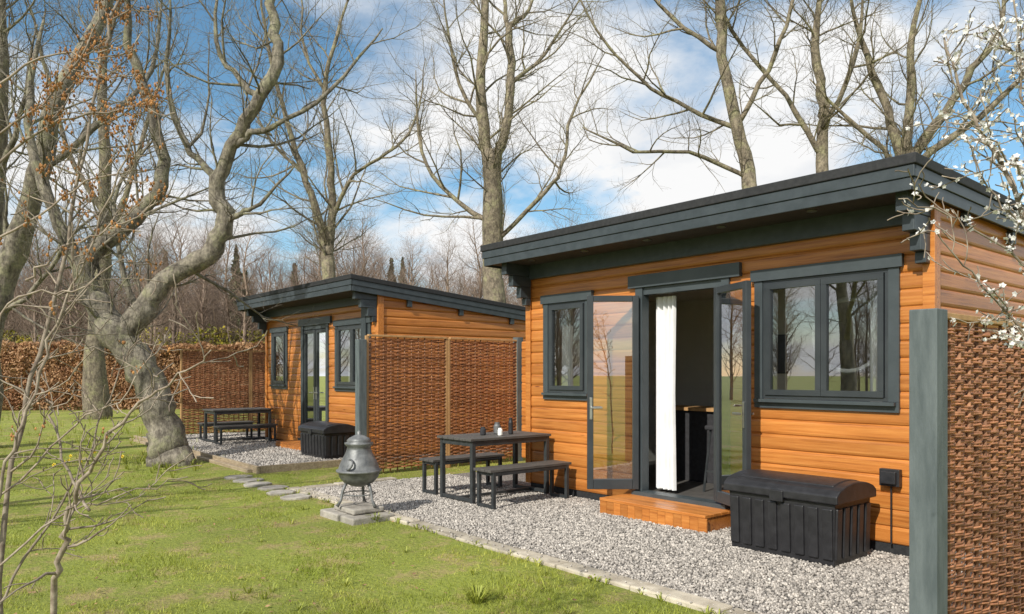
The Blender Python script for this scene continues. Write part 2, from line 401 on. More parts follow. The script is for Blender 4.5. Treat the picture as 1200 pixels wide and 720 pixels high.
def cabin(ox, slope, opened):
    par = empty('wooden_cabin'); par.location = (ox,0,0)
    holes = [(-6.99,-6.28,8,16), (-5.5,-4.36,0,16), (-3.99,-2.78,8,16)]
    w = MB()
    for i in range(20):
        z0 = Z0+i*ROW; segs = [(WX0,WX1)]
        for a, b, r0, r1 in holes:
            if r0 <= i <= r1:
                segs = [s for p in segs for s in ([(p[0],a),(b,p[1])] if a > p[0] and b < p[1] else [p])]
        for s in segs: w.ext_x(board_prof(YF, z0, z0+ROW), s[0], s[1])
    w.obj('front_wall', woodX, par)
    w = MB()
    und = lambda y: 2.88-slope*(y-5.8)
    for i in range(20):
        z0 = Z0+i*ROW; ye = YB
        while und(ye) < z0+.01 and ye > YF+.2: ye -= .05
        for X, sgn in ((WX1,-1),(WX0,1)):
            pr = [(X+sgn*.012,z0),(X+sgn*.003,z0+.010),(X-sgn*.001,z0+.026),(X-sgn*.001,z0+ROW-.026),(X+sgn*.003,z0+ROW-.010),(X+sgn*.012,z0+ROW-.001),(X+sgn*.045,z0+ROW-.001),(X+sgn*.045,z0)]
            if sgn > 0: pr = pr[::-1]
            w.ext_y(pr, YF+.046, ye)
    w.obj('side_walls', woodY, par)
    w = MB(); w.box(WX0+.05,WX1-.05,YB-.05,YB,.1,und(YB)+.1); w.obj('back_wall', woodX, par)
    w = MB(); w.box(WX1-.07,WX1+.022,YF-.024,YF-.002,Z0,2.86,.7); w.box(WX1+.002,WX1+.022,YF,YF+.09,Z0,2.86,.6)
    w.box(WX0-.022,WX0+.07,YF-.024,YF-.002,Z0,2.86,.7)
    w.obj('corner_boards', woodX, par, bevel=.004)
    w = MB(); w.box(WX0+.03,WX1-.03,YF+.02,YB-.02,0,Z0+.0); w.obj('plinth', black, par)
    w = MB(); w.box(WX0+.09,WX1-.09,YF+.09,8.95,.101,.2); w.obj('floor', slat, par)
    w = MB(); w.box(WX0+.06,WX1-.06,9.0,9.05,.2,2.6); w.box(WX0+.06,WX0+.08,YF+.09,8.99,.2,2.6); w.box(WX1-.08,WX1-.06,YF+.09,8.99,.2,2.6)
    w.box(WX0+.09,WX1-.09,YF+.09,8.98,2.56,2.59); w.box(-5.2,-4.25,7.95,8.02,.2,2.55)
    w.obj('interior_walls', inner, par)
    RX0, RX1, RY0, RY1 = -7.62, -2.38, 5.80, 10.6
    def slabx(mb, x0,x1,y0,y1,zt,zb,c=.5):
        a = lambda y: -slope*(y-5.8)
        mb.hexa([(x0,y0,zb+a(y0)),(x1,y0,zb+a(y0)),(x1,y1,zb+a(y1)),(x0,y1,zb+a(y1)),(x0,y0,zt+a(y0)),(x1,y0,zt+a(y0)),(x1,y1,zt+a(y1)),(x0,y1,zt+a(y1))], c)
    r = MB(); slabx(r, RX0+.03,RX1-.03,RY0+.03,RY1-.03,3.08,2.885); r.obj('roof_deck', soff, par)
    r = MB(); slabx(r, RX0-.015,RX1+.015,RY0-.015,RY1+.015,3.125,3.045); r.obj('roof_felt', black, par, bevel=.008)
    r = MB(); slabx(r, RX0+.004,RX1-.004,RY0,RY0+.028,3.044,2.955); slabx(r, RX0+.03,RX1-.03,RY0+.012,RY0+.029,2.954,2.86)
    slabx(r, RX1-.028,RX1,RY0+.03,RY1,3.044,2.955); slabx(r, RX1-.029,RX1-.012,RY0+.03,RY1,2.954,2.86)
    slabx(r, RX0,RX0+.028,RY0+.03,RY1,3.044,2.955); slabx(r, RX0+.012,RX0+.029,RY0+.03,RY1,2.954,2.86)
    r.obj('fascia_boards', grey, par, bevel=.004)
    b = MB(); b.box(WX0+.1,WX1-.12,YF-.07,YF-.003,2.70,2.884)
    for X in (WX0+.0, WX1-.1):
        b.box(X,X+.095,5.92,YF-.026,2.735,2.884); b.box(X+.002,X+.093,6.03,YF-.026,2.60,2.733); b.box(X+.004,X+.091,6.16,YF-.026,2.46,2.598); b.box(X+.006,X+.089,6.25,YF-.026,2.37,2.458)
    b.obj('eaves_beam', grey, par, bevel=.006)
    b = MB()
    for yy in (6.9,8.0,9.2): b.box(WX1+.003,RX1-.035,yy,yy+.09,und(yy)-.13,und(yy)-.012)
    b.obj('purlin_ends', grey, par, bevel=.004)
    s = MB()
    for xx in (-6.9,-6.0,-5.1,-4.2,-3.3): s.lathe([(.045,0),(.045,.006),(.03,.008)],16,(xx,6.02,2.872))
    s.obj('soffit_lights', steel, par)
    window(par, -7.05,-6.22,1.18,2.46,1); window(par, -4.05,-2.72,1.18,2.46,2)
    d = MB()
    d.box(-5.62,-4.2,YF-.05,YF+.006,2.44,2.575); d.box(-5.53,-5.43,YF-.03,YF+.08,.22,2.438); d.box(-4.42,-4.33,YF-.03,YF+.08,.22,2.438)
    d.box(-5.429,-4.421,YF-.01,YF+.08,2.36,2.438); d.box(-5.53,-4.33,YF-.09,YF+.08,.13,.219)
    d.obj('door_frame', trimp, par)
    if opened:
        leaf(par,'door_left',(-5.46,YF-.055,0),math.radians(230),.56,.24,2.35)
        leaf(par,'door_right',(-4.46,YF-.055,0),math.radians(-26),.60,.24,2.35)
        curtain(par,-5.40,-5.13,YF+.17,.24,2.34,4,.03)
    else:
        leaf(par,'door_left',(-5.43,YF+.02,0),0,.503,.24,2.35); leaf(par,'door_right',(-4.42,YF+.03,0),math.pi,.503,.24,2.35)
        curtain(par,-5.35,-4.5,YF+.22,.24,2.34,9,.03)
    if not opened: curtain(par,-3.95,-3.4,YF+.2,1.25,2.4,5,.03)
    else:
        curtain(par,-3.06,-2.86,YF+.2,1.2,2.4,3,.03); curtain(par,-6.95,-6.75,YF+.2,1.2,2.4,3,.03)
    st = MB()
    for i in range(4): st.box(-5.6,-4.25,5.84+i*.125,5.84+i*.125+.118,.15,.178)
    x = -5.6
    while x < -4.3: st.box(x,x+.095,5.845,5.865,.014,.149); x += .0975
    st.box(-4.28,-4.26,5.87,6.33,.014,.149); st.box(-5.595,-5.575,5.87,6.33,.014,.149)
    st.obj('door_step', woodstep, par, bevel=.003)
    s = MB(); s.box(-2.86,-2.7,YF-.07,YF-.014,.58,.72); s.box(-2.84,-2.72,YF-.095,YF-.071,.60,.70); s.tube([Vector((-2.78,YF-.03,.58)),Vector((-2.78,YF-.03,.1))],[.008,.008],6)
    if opened: s.obj('outdoor_socket', plast, par, bevel=.01)
    return par
c1 = cabin(0, .022, True); c2 = cabin(-8.75, .088, False)
g = MB(); g.box(-8.75+WX1-.52,-8.75+WX1-.36,YF-.055,YF-.027,.2,2.72); g.obj('corner_post', grey, c2, bevel=.004, loc=(8.75,0,0))
e = empty('bar_stool'); s = MB(); cx, cy = -4.86, 7.1
for a,b in ((-.17,-.17),(.17,-.17),(.17,.17),(-.17,.17)):
    s.tube([Vector((cx+a*1.1,cy+b*1.1,.2)),Vector((cx+a*.8,cy+b*.8,.88))],[.014,.014],6)
s.box(cx-.17,cx+.17,cy-.18,cy-.16,.42,.44); s.box(cx-.17,cx+.17,cy+.16,cy+.18,.42,.44)
for a in (-.15,.15): s.tube([Vector((cx+a,cy+.17,.9)),Vector((cx+a,cy+.2,1.2))],[.012,.012],6)
s.obj('legs', metal, e); s = MB(); s.box(cx-.19,cx+.19,cy-.18,cy+.19,.88,.93); s.box(cx-.17,cx+.17,cy+.18,cy+.21,1.05,1.22); s.obj('seat', darkfab, e, bevel=.015)
e = empty('kitchen_counter'); s = MB(); s.box(-6.1,-4.9,7.5,7.9,.2,1.05); s.obj('cupboards', darkfab, e, bevel=.005)
s = MB(); s.box(-6.15,-4.86,7.46,7.93,1.051,1.09); s.obj('worktop', palewood, e)
e = empty('sofa'); s = MB(); s.box(-4.1,-2.7,7.9,8.7,.2,.62); s.box(-4.1,-2.7,8.5,8.85,.621,1.1); s.obj('upholstery', darkfab, e, bevel=.05)
s = MB(); s.box(-4.75,-4.45,6.75,6.95,.2,.34); s.obj('toy_crate', blue, None, bevel=.02)
s = MB(); s.box(-4.95,-4.6,7.925,7.948,1.5,1.95); s.obj('wall_picture', darkfab)
s = MB(); pts = [Vector((-3.35+.33*math.cos(a),6.75,1.85+.33*math.sin(a))) for a in [i*2*math.pi/32 for i in range(33)]]
s.tube(pts,[.022]*33,8,cap=False); s.obj('round_mirror', white)

# ------------------------------------------------------------------ outdoor furniture
def bench(ox, x0, x1, y0, y1, z0=.02):
    e = empty('outdoor_bench'); s = MB(); h = .45
    for x in (x0,x1-.04):
        for y in (y0+.04,y1-.08): s.box(x,x+.04,y,y+.04,z0,h-.03)
    for y in (y0+.04,y1-.08): s.box(x0+.041,x1-.041,y+.003,y+.037,h-.07,h-.031); s.box(x0+.041,x1-.041,y+.003,y+.037,z0+.01,z0+.045)
    for x in (x0+.003,x1-.037): s.box(x,x+.034,y0+.081,y1-.081,h-.07,h-.031)
    s.obj('frame', metal, e, bevel=.003)
    s = MB(); n = 3; w = (x1-x0+.02)/n
    for i in range(n): s.box(x0-.01+i*w,x0-.01+(i+1)*w-.008,y0,y1,h-.029,h)
    s.obj('seat', slat, e, bevel=.003); e.location = (ox,0,0)
def table(ox, z0=.02):
    e = empty('outdoor_table'); s = MB(); x0,x1,y0,y1,h = -7.5,-6.85,5.06,6.28,.76
    for x in (x0,x1-.05):
        for y in (y0+.02,y1-.07): s.box(x,x+.05,y,y+.05,z0,h-.03)
    for y in (y0+.02,y1-.07): s.box(x0+.051,x1-.051,y+.003,y+.047,h-.09,h-.031); s.box(x0+.051,x1-.051,y+.003,y+.047,z0+.02,z0+.06)
    for x in (x0+.003,x1-.047): s.box(x,x+.044,y0+.071,y1-.071,h-.09,h-.031)
    s.box((x0+x1)/2-.02,(x0+x1)/2+.02,y0+.071,y1-.071,z0+.025,z0+.055)
    s.obj('frame', metal, e, bevel=.003)
    s = MB(); n = 6; w = (x1-x0+.04)/n
    for i in range(n): s.box(x0-.02+i*w,x0-.02+(i+1)*w-.008,y0-.01,y1,h-.029,h)
    s.obj('table_top', slat, e, bevel=.003); e.location = (ox,0,0)
for ox, zz in ((0,.015),(-8.75,.075)):
    table(ox,zz); bench(ox,-6.74,-6.44,5.02,6.24,zz); bench(ox,-7.95,-7.65,5.08,6.2,zz)
for (x,y,r,h,m) in ((-7.2,5.5,.035,.1,darkfab),(-7.02,5.62,.03,.09,lamp_w),(-7.1,5.85,.03,.2,plast),(-7.24,5.75,.045,.14,castiron)):
    s = MB(); s.lathe([(r*.8,0),(r,.01),(r,h*.7),(r*.75,h*.85),(r*.7,h)],20,(x,y,.761)); s.obj('table_jar', m, smooth=False)
def storage(ox, z0):
    e = empty('storage_box'); x0,x1,y0,y1 = -3.8,-2.86,5.56,6.14; s = MB()
    t = .015
    s.hexa([(x0+t,y0+t,z0),(x1-t,y0+t,z0),(x1-t,y1-t,z0),(x0+t,y1-t,z0),(x0,y0,.5),(x1,y0,.5),(x1,y1,.5),(x0,y1,.5)])
    n = 8; w = (x1-x0)/n
    for i in range(n):
        a = x0+i*w+.018; b = a+w-.036
        s.hexa([(a,y0-.004,z0+.05),(b,y0-.004,z0+.05),(b,y0+.02,z0+.05),(a,y0+.02,z0+.05),(a,y0-.016,.46),(b,y0-.016,.46),(b,y0+.02,.46),(a,y0+.02,.46)])
    n = 5; w = (y1-y0)/n
    for i in range(n):
        a = y0+i*w+.018; b = a+w-.036
        s.hexa([(x1-.02,a,z0+.05),(x1+.004,a,z0+.05),(x1+.004,b,z0+.05),(x1-.02,b,z0+.05),(x1-.02,a,.46),(x1+.014,a,.46),(x1+.014,b,.46),(x1-.02,b,.46)])
    s.obj('body', plast, e, bevel=.008)
    s = MB(); pr = []
    for i in range(13):
        u = i/12; pr.append((y0-.035+(y1-y0+.07)*u, .565+.085*math.sin(math.pi*u)**.6))
    pr += [(y1+.035,.501),(y0-.035,.501)]
    s.ext_x(pr[::-1], x0-.035, x1+.035)
    s.obj('lid', plast, e, bevel=.01)
    s = MB(); pr2 = [(a,b+.008) for a,b in pr[2:11]]+[(pr[10][0],pr[10][1]-.01),(pr[2][0],pr[2][1]-.01)]
    s.ext_x(pr2[::-1], x0+.05, x1-.05); s.box((x0+x1)/2-.06,(x0+x1)/2+.06,y0-.05,y0-.03,.47,.56)
    s.obj('lid_panels', plast, e, bevel=.006)
    e.location = (ox,0,0)
storage(0,.015); storage(-8.75,.075)
e = empty('chiminea'); o = (-7.08,3.78,.13)
s = MB(); s.box(-7.42,-7.02,3.5,4.02,-.03,.07); s.box(-7.0,-6.72,3.52,4.0,-.03,.065); s.box(-7.3,-6.86,3.6,3.96,.071,.125); s.obj('stone_plinth', slab, e, bevel=.015)
s = MB(); s.lathe([(.02,.19),(.07,.2),(.15,.235),(.2,.29),(.215,.345),(.235,.35),(.235,.368),(.212,.372),(.2,.42),(.178,.47),(.145,.53),(.125,.58),(.12,.61),(.145,.63),(.15,.65),(.12,.66),(.128,.672),(.1,.70),(.05,.725),(.018,.735),(.022,.76),(.005,.775)],36,o)
s.obj('bowl', castiron, e, smooth=True)
s = MB()
for a in (0.3,2.4,4.5):
    d = Vector((math.cos(a),math.sin(a),0)); b = Vector(o)
    s.tube([b+d*.13+UP*.25,b+d*.17+UP*.16,b+d*.19+UP*.06,b+d*.23+UP*.0],[.02,.017,.014,.02],8)
rg = [Vector(o)+Vector((.165*math.cos(i*math.pi/12),.165*math.sin(i*math.pi/12),.12)) for i in range(25)]
s.tube(rg,[.007]*25,5,cap=False)
m = Vector(o)+Vector((.1,-.165,.44)); rg = [m+Vector((.065*math.cos(i*math.pi/8),-.0+.02*math.sin(i*math.pi/8),.05*math.sin(i*math.pi/8))) for i in range(17)]
s.tube(rg,[.01]*17,6,cap=False); s.obj('legs', castiron, e, smooth=True)

# ------------------------------------------------------------------ woven fences
def woven(par, X, y0, y1, z0, z1, sp=.12, pitch=.0135):
    s = MB(); n = int(round((y1-y0)/sp)); sp = (y1-y0)/n
    for k in range(n+1): s.tube([Vector((X,y0+k*sp,z0-.04)),Vector((X+rng.uniform(-.004,.004),y0+k*sp+rng.uniform(-.01,.01),z1+rng.uniform(-.01,.02)))],[.012,.010],6)
    s.obj('stakes', stake, par, smooth=True)
    s = MB(); rows = int((z1-z0)/pitch)
    for j in range(rows):
        z = z0+pitch*(j+.5); ph = (j//2) % 2; c = rng.random(); pts = []; rad = []
        r = rng.uniform(.0052,.0078); dr = rng.uniform(-.007,.007); br = rng.uniform(0,1)
        for k in range(2*n+1):
            yy = y0+k*sp/2
            a = 0 if k % 2 else (1 if (k//2+ph) % 2 else -1)
            pts.append(Vector((X+a*.0165+rng.uniform(-.002,.002), yy, z+dr*k/(2*n)+.003*math.sin(k*.21+j)+rng.uniform(-.003,.003)))); rad.append(r*rng.uniform(.8,1.12))
        s.tube(pts, rad, 5, c)
    s.obj('withies', withy, par, smooth=True)
def wfence(X, y0, panels, pw, z1, pz, name='woven_fence'):
    e = empty(name)
    for i in range(panels):
        a = y0+i*(pw+.06); woven(e, X, a+.02, a+pw-.02, .07, z1-.02)
        f = MB(); f.box(X-.022,X+.022,a-.03,a+.012,.0,z1); f.box(X-.03,X+.03,a+.0121,a+pw,z1-.012,z1+.018); f.box(X-.02,X+.02,a+pw-.012,a+pw+.028,0,z1); f.obj('panel_frame', palewood, e, bevel=.004)
    if pz: p = MB(); p.box(X-.062,X+.062,y0-.165,y0-.04,-.02,pz); p.obj('post', greyL, e, bevel=.005)
wfence(-1.48, 3.86, 3, 1.83, 1.775, 1.80)
wfence(-9.9, 5.42, 2, 1.4, 2.06, 2.0)
wfence(-18.6, 5.3, 3, 1.6, 2.06, 0)
e = empty('boarded_fence'); s = MB()
for i in range(14): s.ext_x(board_prof(8.35,.06+i*.142,.06+(i+1)*.142,.03), -9.84, -7.42)
s.obj('boards', woodX, e); s = MB(); s.box(-9.98,-9.86,8.27,8.4,0,2.12); s.obj('post', greyL, e, bevel=.004)

# ------------------------------------------------------------------ trees
def smooth_poly(pts, rad, sub=3, jit=0.0):
    P = []; Q = []
    n = len(pts)
    for i in range(n-1):
        p0 = pts[max(i-1,0)]; p1 = pts[i]; p2 = pts[i+1]; p3 = pts[min(i+2,n-1)]
        for j in range(sub):
            t = j/sub
            q = .5*((2*p1)+(p2-p0)*t+(2*p0-5*p1+4*p2-p3)*t*t+(3*p1-p0-3*p2+p3)*t**3)
            if i+j > 0 and jit: q = q+Vector((rng.gauss(0,jit),rng.gauss(0,jit),rng.gauss(0,jit)))
            P.append(q); Q.append((rad[i]*(1-t)+rad[i+1]*t)*(rng.uniform(.93,1.1) if jit else 1))
    P.append(pts[-1]); Q.append(rad[-1]); return P, Q
SIDES = [14,5,4,3,3]
def grow(mb, pts, rad, lvl, cfg, t0=.2):
    mb.tube(pts, rad, SIDES[lvl], cap=(lvl == 0))
    if lvl >= len(cfg): return
    L = sum((pts[i+1]-pts[i]).length for i in range(len(pts)-1))
    cnt, lmin, lmax, am, upb = cfg[lvl]
    n = max(1, int(cnt*L + rng.random())) if lvl == 0 else max(1, int(cnt+rng.random()))
    m = len(pts)-1; ga = rng.uniform(0,6)
    for i in range(n):
        t = t0+(1-t0)*(i+rng.random())/n; f = min(t*m, m-.001); a = int(f); u = f-a
        p = pts[a].lerp(pts[a+1], u); r = rad[a]*(1-u)+rad[a+1]*u
        tan = (pts[a+1]-pts[a]).normalized(); ga += 2.4+rng.uniform(-.5,.5)
        o = tan.orthogonal().normalized(); o = Matrix.Rotation(ga,3,tan) @ o
        an = math.radians(am+rng.uniform(-18,18)); d = (tan*math.cos(an)+o*math.sin(an)).normalized()
        l = rng.uniform(lmin,lmax)*(1.15-.5*t); rr = min(r*.6, .0075*l+.003 if lvl else .0125*l+.004)
        seg = 6 if lvl < 2 else 3; q = p; P = [q]; Q = [rr]
        for k in range(seg):
            d = (d+Vector((rng.gauss(0,.19),rng.gauss(0,.19),rng.gauss(0,.15)))+UP*upb).normalized()
            q = q+d*(l/seg); P.append(q); Q.append(max(rr*(1-(k+1)/seg*.8), .0018))
        grow(mb, P, Q, lvl+1, cfg, .12)
def tree(name, d, px, mat, s, limbs, cfg, jit=.02, base=None, k=1.0):
    if base is None: base = F*d+R*((px-600)/883*d)
    mb = MB(); ph = rng.uniform(-.6,.6)
    for li in limbs:
        first = li is limbs[0]
        pts = []
        for i, (x, z, r) in enumerate(li):
            # depth of a limb is a smooth function of its place in the crown, so joints always meet
            hz = max(0, z*s-1.5); dep = min(hz*.08,.38)*math.sin(1.1*(x-limbs[0][0][0])*s+.5*hz+ph)
            pts.append(base+R*(x*s)+UP*(z*s)+F*dep)
        rr = [q[2]*k for q in li]
        if not first or rr[-1] < .13: rr[-1] = .012
        P, Q = smooth_poly(pts, rr, 4, jit)
        P[0] = pts[0]
        grow(mb, P, Q, 0, cfg, .05 if not first else .72)
    return mb.obj(name, mat, smooth=True)
cfgA = [(2.6,.8,2.3,50,.09),(7,.4,1.1,42,.05),(5,.2,.5,40,.03)]
cfgB = [(2.1,1.2,3.2,48,.10),(8,.6,1.6,42,.08),(5,.3,.8,38,.05)]
tree('gnarled_tree', 12.4, 200, bark1, .01404, [
  [(4,-20,.42),(2,2,.37),(-2,18,.31),(-8,45,.27),(-22,90,.25),(-44,128,.245),(-68,158,.25),(-88,195,.19)],
  [(-62,150,.22),(-38,172,.185),(-10,215,.165),(38,248,.16),(62,285,.145),(52,325,.125),(75,372,.11),(112,422,.10),(134,462,.09),(128,505,.08),(122,560,.065),(130,640,.04)],
  [(-86,190,.18),(-100,225,.155),(-80,262,.145),(-40,300,.125),(-18,345,.11),(-32,420,.09),(-58,500,.07),(-48,600,.05)],
  [(-92,205,.11),(-120,262,.10),(-148,335,.08),(-168,425,.06),(-160,545,.04)],
  [(53,322,.08),(40,350,.06),(12,380,.05),(-10,452,.04),(4,545,.03)],
  [(75,372,.06),(100,384,.05),(132,392,.04),(190,432,.03),(245,520,.02)],
  [(-38,172,.06),(-60,240,.04),(-70,330,.03),(-20,400,.02)],
  [(62,285,.06),(80,296,.04),(105,305,.03),(150,345,.02)],
  [(112,422,.05),(80,450,.04),(60,500,.03),(70,570,.02)],
], cfgA)
tree('bare_tree', 15, -30, bark1, .017, [
  [(0,-10,.42),(15,150,.3),(40,230,.25),(80,320,.21),(110,400,.18),(150,530,.13),(170,640,.08)],
  [(40,230,.11),(20,320,.09),(40,420,.07),(30,520,.05)],
  [(80,320,.09),(150,370,.07),(200,450,.05),(210,560,.04)],
  [(15,150,.07),(70,190,.05),(120,250,.04),(170,280,.03)]], cfgA, k=.9)
tree('bare_tree', 13, -60, bark1, .0147, [
  [(0,-10,.34),(30,200,.22),(45,330,.18),(70,466,.13),(80,600,.09)],
  [(45,330,.07),(90,400,.05),(120,500,.04)]], cfgA, k=.85)
tree('bare_tree', 25, 115, bark2, .0283, [
  [(0,-8,.5),(-4,80,.36),(0,180,.28),(15,300,.2),(10,420,.13),(30,520,.07)],
  [(0,180,.14),(40,260,.1),(60,360,.07),(90,460,.05)],
  [(8,240,.12),(-40,320,.09),(-60,420,.06),(-80,500,.04)]], cfgB, k=.9)
tree('bare_tree', 24, 385, bark2, .0272, [
  [(0,-8,.42),(2,100,.28),(-2,175,.23),(-5,205,.2)],
  [(-3,195,.17),(-15,240,.14),(-35,300,.11),(-57,372,.08),(-72,440,.06),(-80,520,.04)],
  [(-3,195,.16),(2,250,.13),(2,310,.11),(-2,385,.08),(12,445,.06),(32,520,.04)],
  [(2,240,.08),(30,285,.06),(70,310,.05),(100,350,.04),(112,430,.03)],
  [(-30,290,.07),(-70,330,.05),(-110,400,.03)],
  [(0,380,.06),(-25,430,.045),(-30,520,.03)]], cfgB, k=.92)
tree('bare_tree', 22, 580, bark2, .0249, [
  [(0,-8,.5),(0,120,.38),(-2,200,.34),(-3,270,.31),(-2,320,.27)],
  [(-8,305,.19),(-14,360,.18),(-15,420,.16),(-11,500,.12),(-14,600,.08)],
  [(2,305,.17),(16,360,.15),(19,420,.13),(17,465,.11),(40,490,.05),(60,560,.03)],
  [(-4,236,.09),(-55,275,.07),(-88,325,.06),(-94,420,.04)],
  [(0,216,.09),(50,262,.07),(78,300,.06),(92,370,.045),(130,440,.03)],
  [(18,395,.07),(60,440,.05),(112,520,.04)],
  [(-14,345,.07),(-48,420,.05),(-62,520,.04)],
  [(17,450,.08),(10,510,.06),(16,590,.03)]], cfgB, k=.88)
tree('lichened_tree', 16, 890, bark2, .0181, [
  [(0,-8,.24),(0,200,.18),(-5,306,.15),(-20,381,.13),(-40,461,.11),(-45,521,.1),(-56,620,.06)],
  [(-18,375,.06),(-80,400,.045),(-140,430,.035),(-190,480,.025),(-230,560,.015)],
  [(-6,316,.05),(-80,345,.04),(-150,340,.03),(-210,365,.02)],
  [(-20,381,.06),(10,440,.05),(30,500,.04),(40,580,.03)],
  [(-41,466,.05),(-100,510,.04),(-150,580,.03)]], cfgA)
tree('lichened_tree', 16.5, 970, bark2, .0187, [
  [(0,-8,.2),(0,331,.13),(-5,395,.11),(-15,460,.09),(-12,580,.06)],
  [(0,335,.07),(-45,410,.05),(-105,490,.04),(-130,560,.03)],
  [(-3,370,.06),(25,440,.05),(35,540,.03)]], cfgA)
tree('lichened_tree', 16, 1070, bark2, .0181, [
  [(0,-8,.28),(0,200,.22),(0,340,.18)],
  [(-2,332,.11),(-20,400,.09),(-45,460,.07),(-72,560,.05)],
  [(0,334,.12),(5,400,.09),(0,470,.07),(12,570,.05)],
  [(2,332,.11),(40,390,.09),(60,432,.07),(90,480,.05),(102,570,.04)],
  [(3,326,.09),(60,370,.07),(110,420,.05),(150,490,.04),(190,560,.02)],
  [(-2,326,.06),(-60,380,.045),(-120,430,.03)]], cfgA)
# garden trees on the near side of the lawn (they cast the branch shadows on the grass)
for bp in ((-8.6,-4.6,0),(-12.5,-4.2,0)):
    tree('bare_tree', 0, 0, bark1, .0141, [
      [(0,-8,.22),(5,120,.16),(-10,220,.13),(0,320,.10),(20,430,.07),(10,560,.05)],
      [(-8,210,.09),(-60,270,.07),(-100,350,.05),(-130,440,.03)],
      [(0,300,.08),(60,350,.06),(100,430,.04),(120,520,.03)],
      [(3,160,.07),(60,220,.05),(120,270,.04),(170,340,.02)]], cfgA, base=Vector(bp))

wl = empty('woodland')
var = []
for v in range(5):
    mb = MB(); H = 11+rng.uniform(-1.5,2); P = []; Q = []
    for i in range(9):
        u = i/8; P.append(Vector((rng.gauss(0,.16)*u,rng.gauss(0,.16)*u,H*u))); Q.append(.10*(1-u)**.8+.010)
    grow(mb, P, Q, 0, [(5,1.2,2.7,46,.12),(7,.5,1.3,42,.08),(4,.3,.7,38,.05)], .1)
    me_o = mb.obj('tree_variant', wl_m, wl); var.append(me_o.data); bpy.data.objects.remove(me_o)
def inst(p, s):
    o = bpy.data.objects.new('woodland_tree', rng.choice(var)); COL.objects.link(o); o.parent = wl
    o.location = p; o.rotation_euler = (0,0,rng.uniform(0,6.28)); w = s*rng.uniform(.9,1.3); o.scale = (w,w,s)
for i in range(900):
    d = 33+55*rng.random()**.9; l = d*rng.uniform(-.85,.75)
    inst(F*d+R*l, rng.uniform(.65,1.05)*(.66+.25*d/50))
for i in range(110):
    a = math.radians(rng.uniform(160,300)); r = rng.uniform(28,55)
    inst(Vector((math.cos(a)*r-4, math.sin(a)*r, 0)), rng.uniform(.6,.95))

def leaves(name, n, fn, size, mat):
    C = np.array([fn() for _ in range(n)]); q = nr.normal(size=(n,3)); q /= np.linalg.norm(q,axis=1,keepdims=True)
    r = nr.normal(size=(n,3)); r -= q*np.sum(q*r,1,keepdims=True); r /= np.linalg.norm(r,axis=1,keepdims=True)
    s = size*nr.uniform(.6,1.4,(n,1))
    V = np.stack([C-q*s, C+r*s*.6, C+q*s, C-r*s*.6],1).reshape(-1,3)
    return np_mesh(name, V, np.arange(4*n).reshape(-1,4), np.repeat(nr.random(n),4), mat)
def hedge_fn():
    u = rng.random(); d = 29+4*u; l = -29+20.5*u
    z = 2.8*rng.random()**.95; w = rng.uniform(-.3,.3)
    b = noise.noise(Vector((l*1.1,z*1.3,0)))*.15+noise.noise(Vector((l*3.1,z*3.3,5)))*.12
    p = F*(d+w+b)+R*l; return (p.x, p.y, min(z, 2.6+.35*noise.noise(Vector((l*.5,0,3)))+.2*noise.noise(Vector((l*2.1,0,8)))) + rng.uniform(-.1,.16))
leaves('beech_hedge', 150000, hedge_fn, .055, hedge_m)
cl = [(F*rng.uniform(34,37)+R*l, rng.uniform(1.0,1.6)) for l in [-25,-23,-17,-15.6,-14,-12.6,-11]]
def gorse_fn():
    c, s = rng.choice(cl); v = Vector((rng.gauss(0,1),rng.gauss(0,1),rng.gauss(0,1))).normalized()*s*rng.uniform(.6,1.0)
    return (c.x+v.x, c.y+v.y, max(0, 2.4+v.z*.9))
leaves('gorse_bush', 12000, gorse_fn, .08, gorse_m)
for (dd, ll, hh) in ((50,-23,9.5),(56,-20.5,11),(48,-17,8),(52,-15,9),(60,-34,11),(55,2.5,10.5),(58,7,10),(62,-9,11),(50,-8,9)):
    cb_ = F*dd+R*ll
    def con_fn():
        u = rng.random()**.65; z = hh*(1-u)*.97+.4; a = rng.uniform(0,6.28); tier = .75+.25*math.sin(z*5+a)
        r = hh*.20*u*tier*rng.uniform(.45,1.0); return (cb_.x+math.cos(a)*r, cb_.y+math.sin(a)*r, z-r*.25)
    leaves('conifer_tree', 5000, con_fn, .16, conif_m)
def under_fn():
    d = rng.uniform(31,42); l = d*rng.uniform(-.4,.9); z = (1.6+1.2*noise.noise(Vector((l*.3,d*.3,1))))*rng.random(); p = F*d+R*l
    return (p.x,p.y,z+.1)
leaves('undergrowth', 30000, under_fn, .10, under_m)

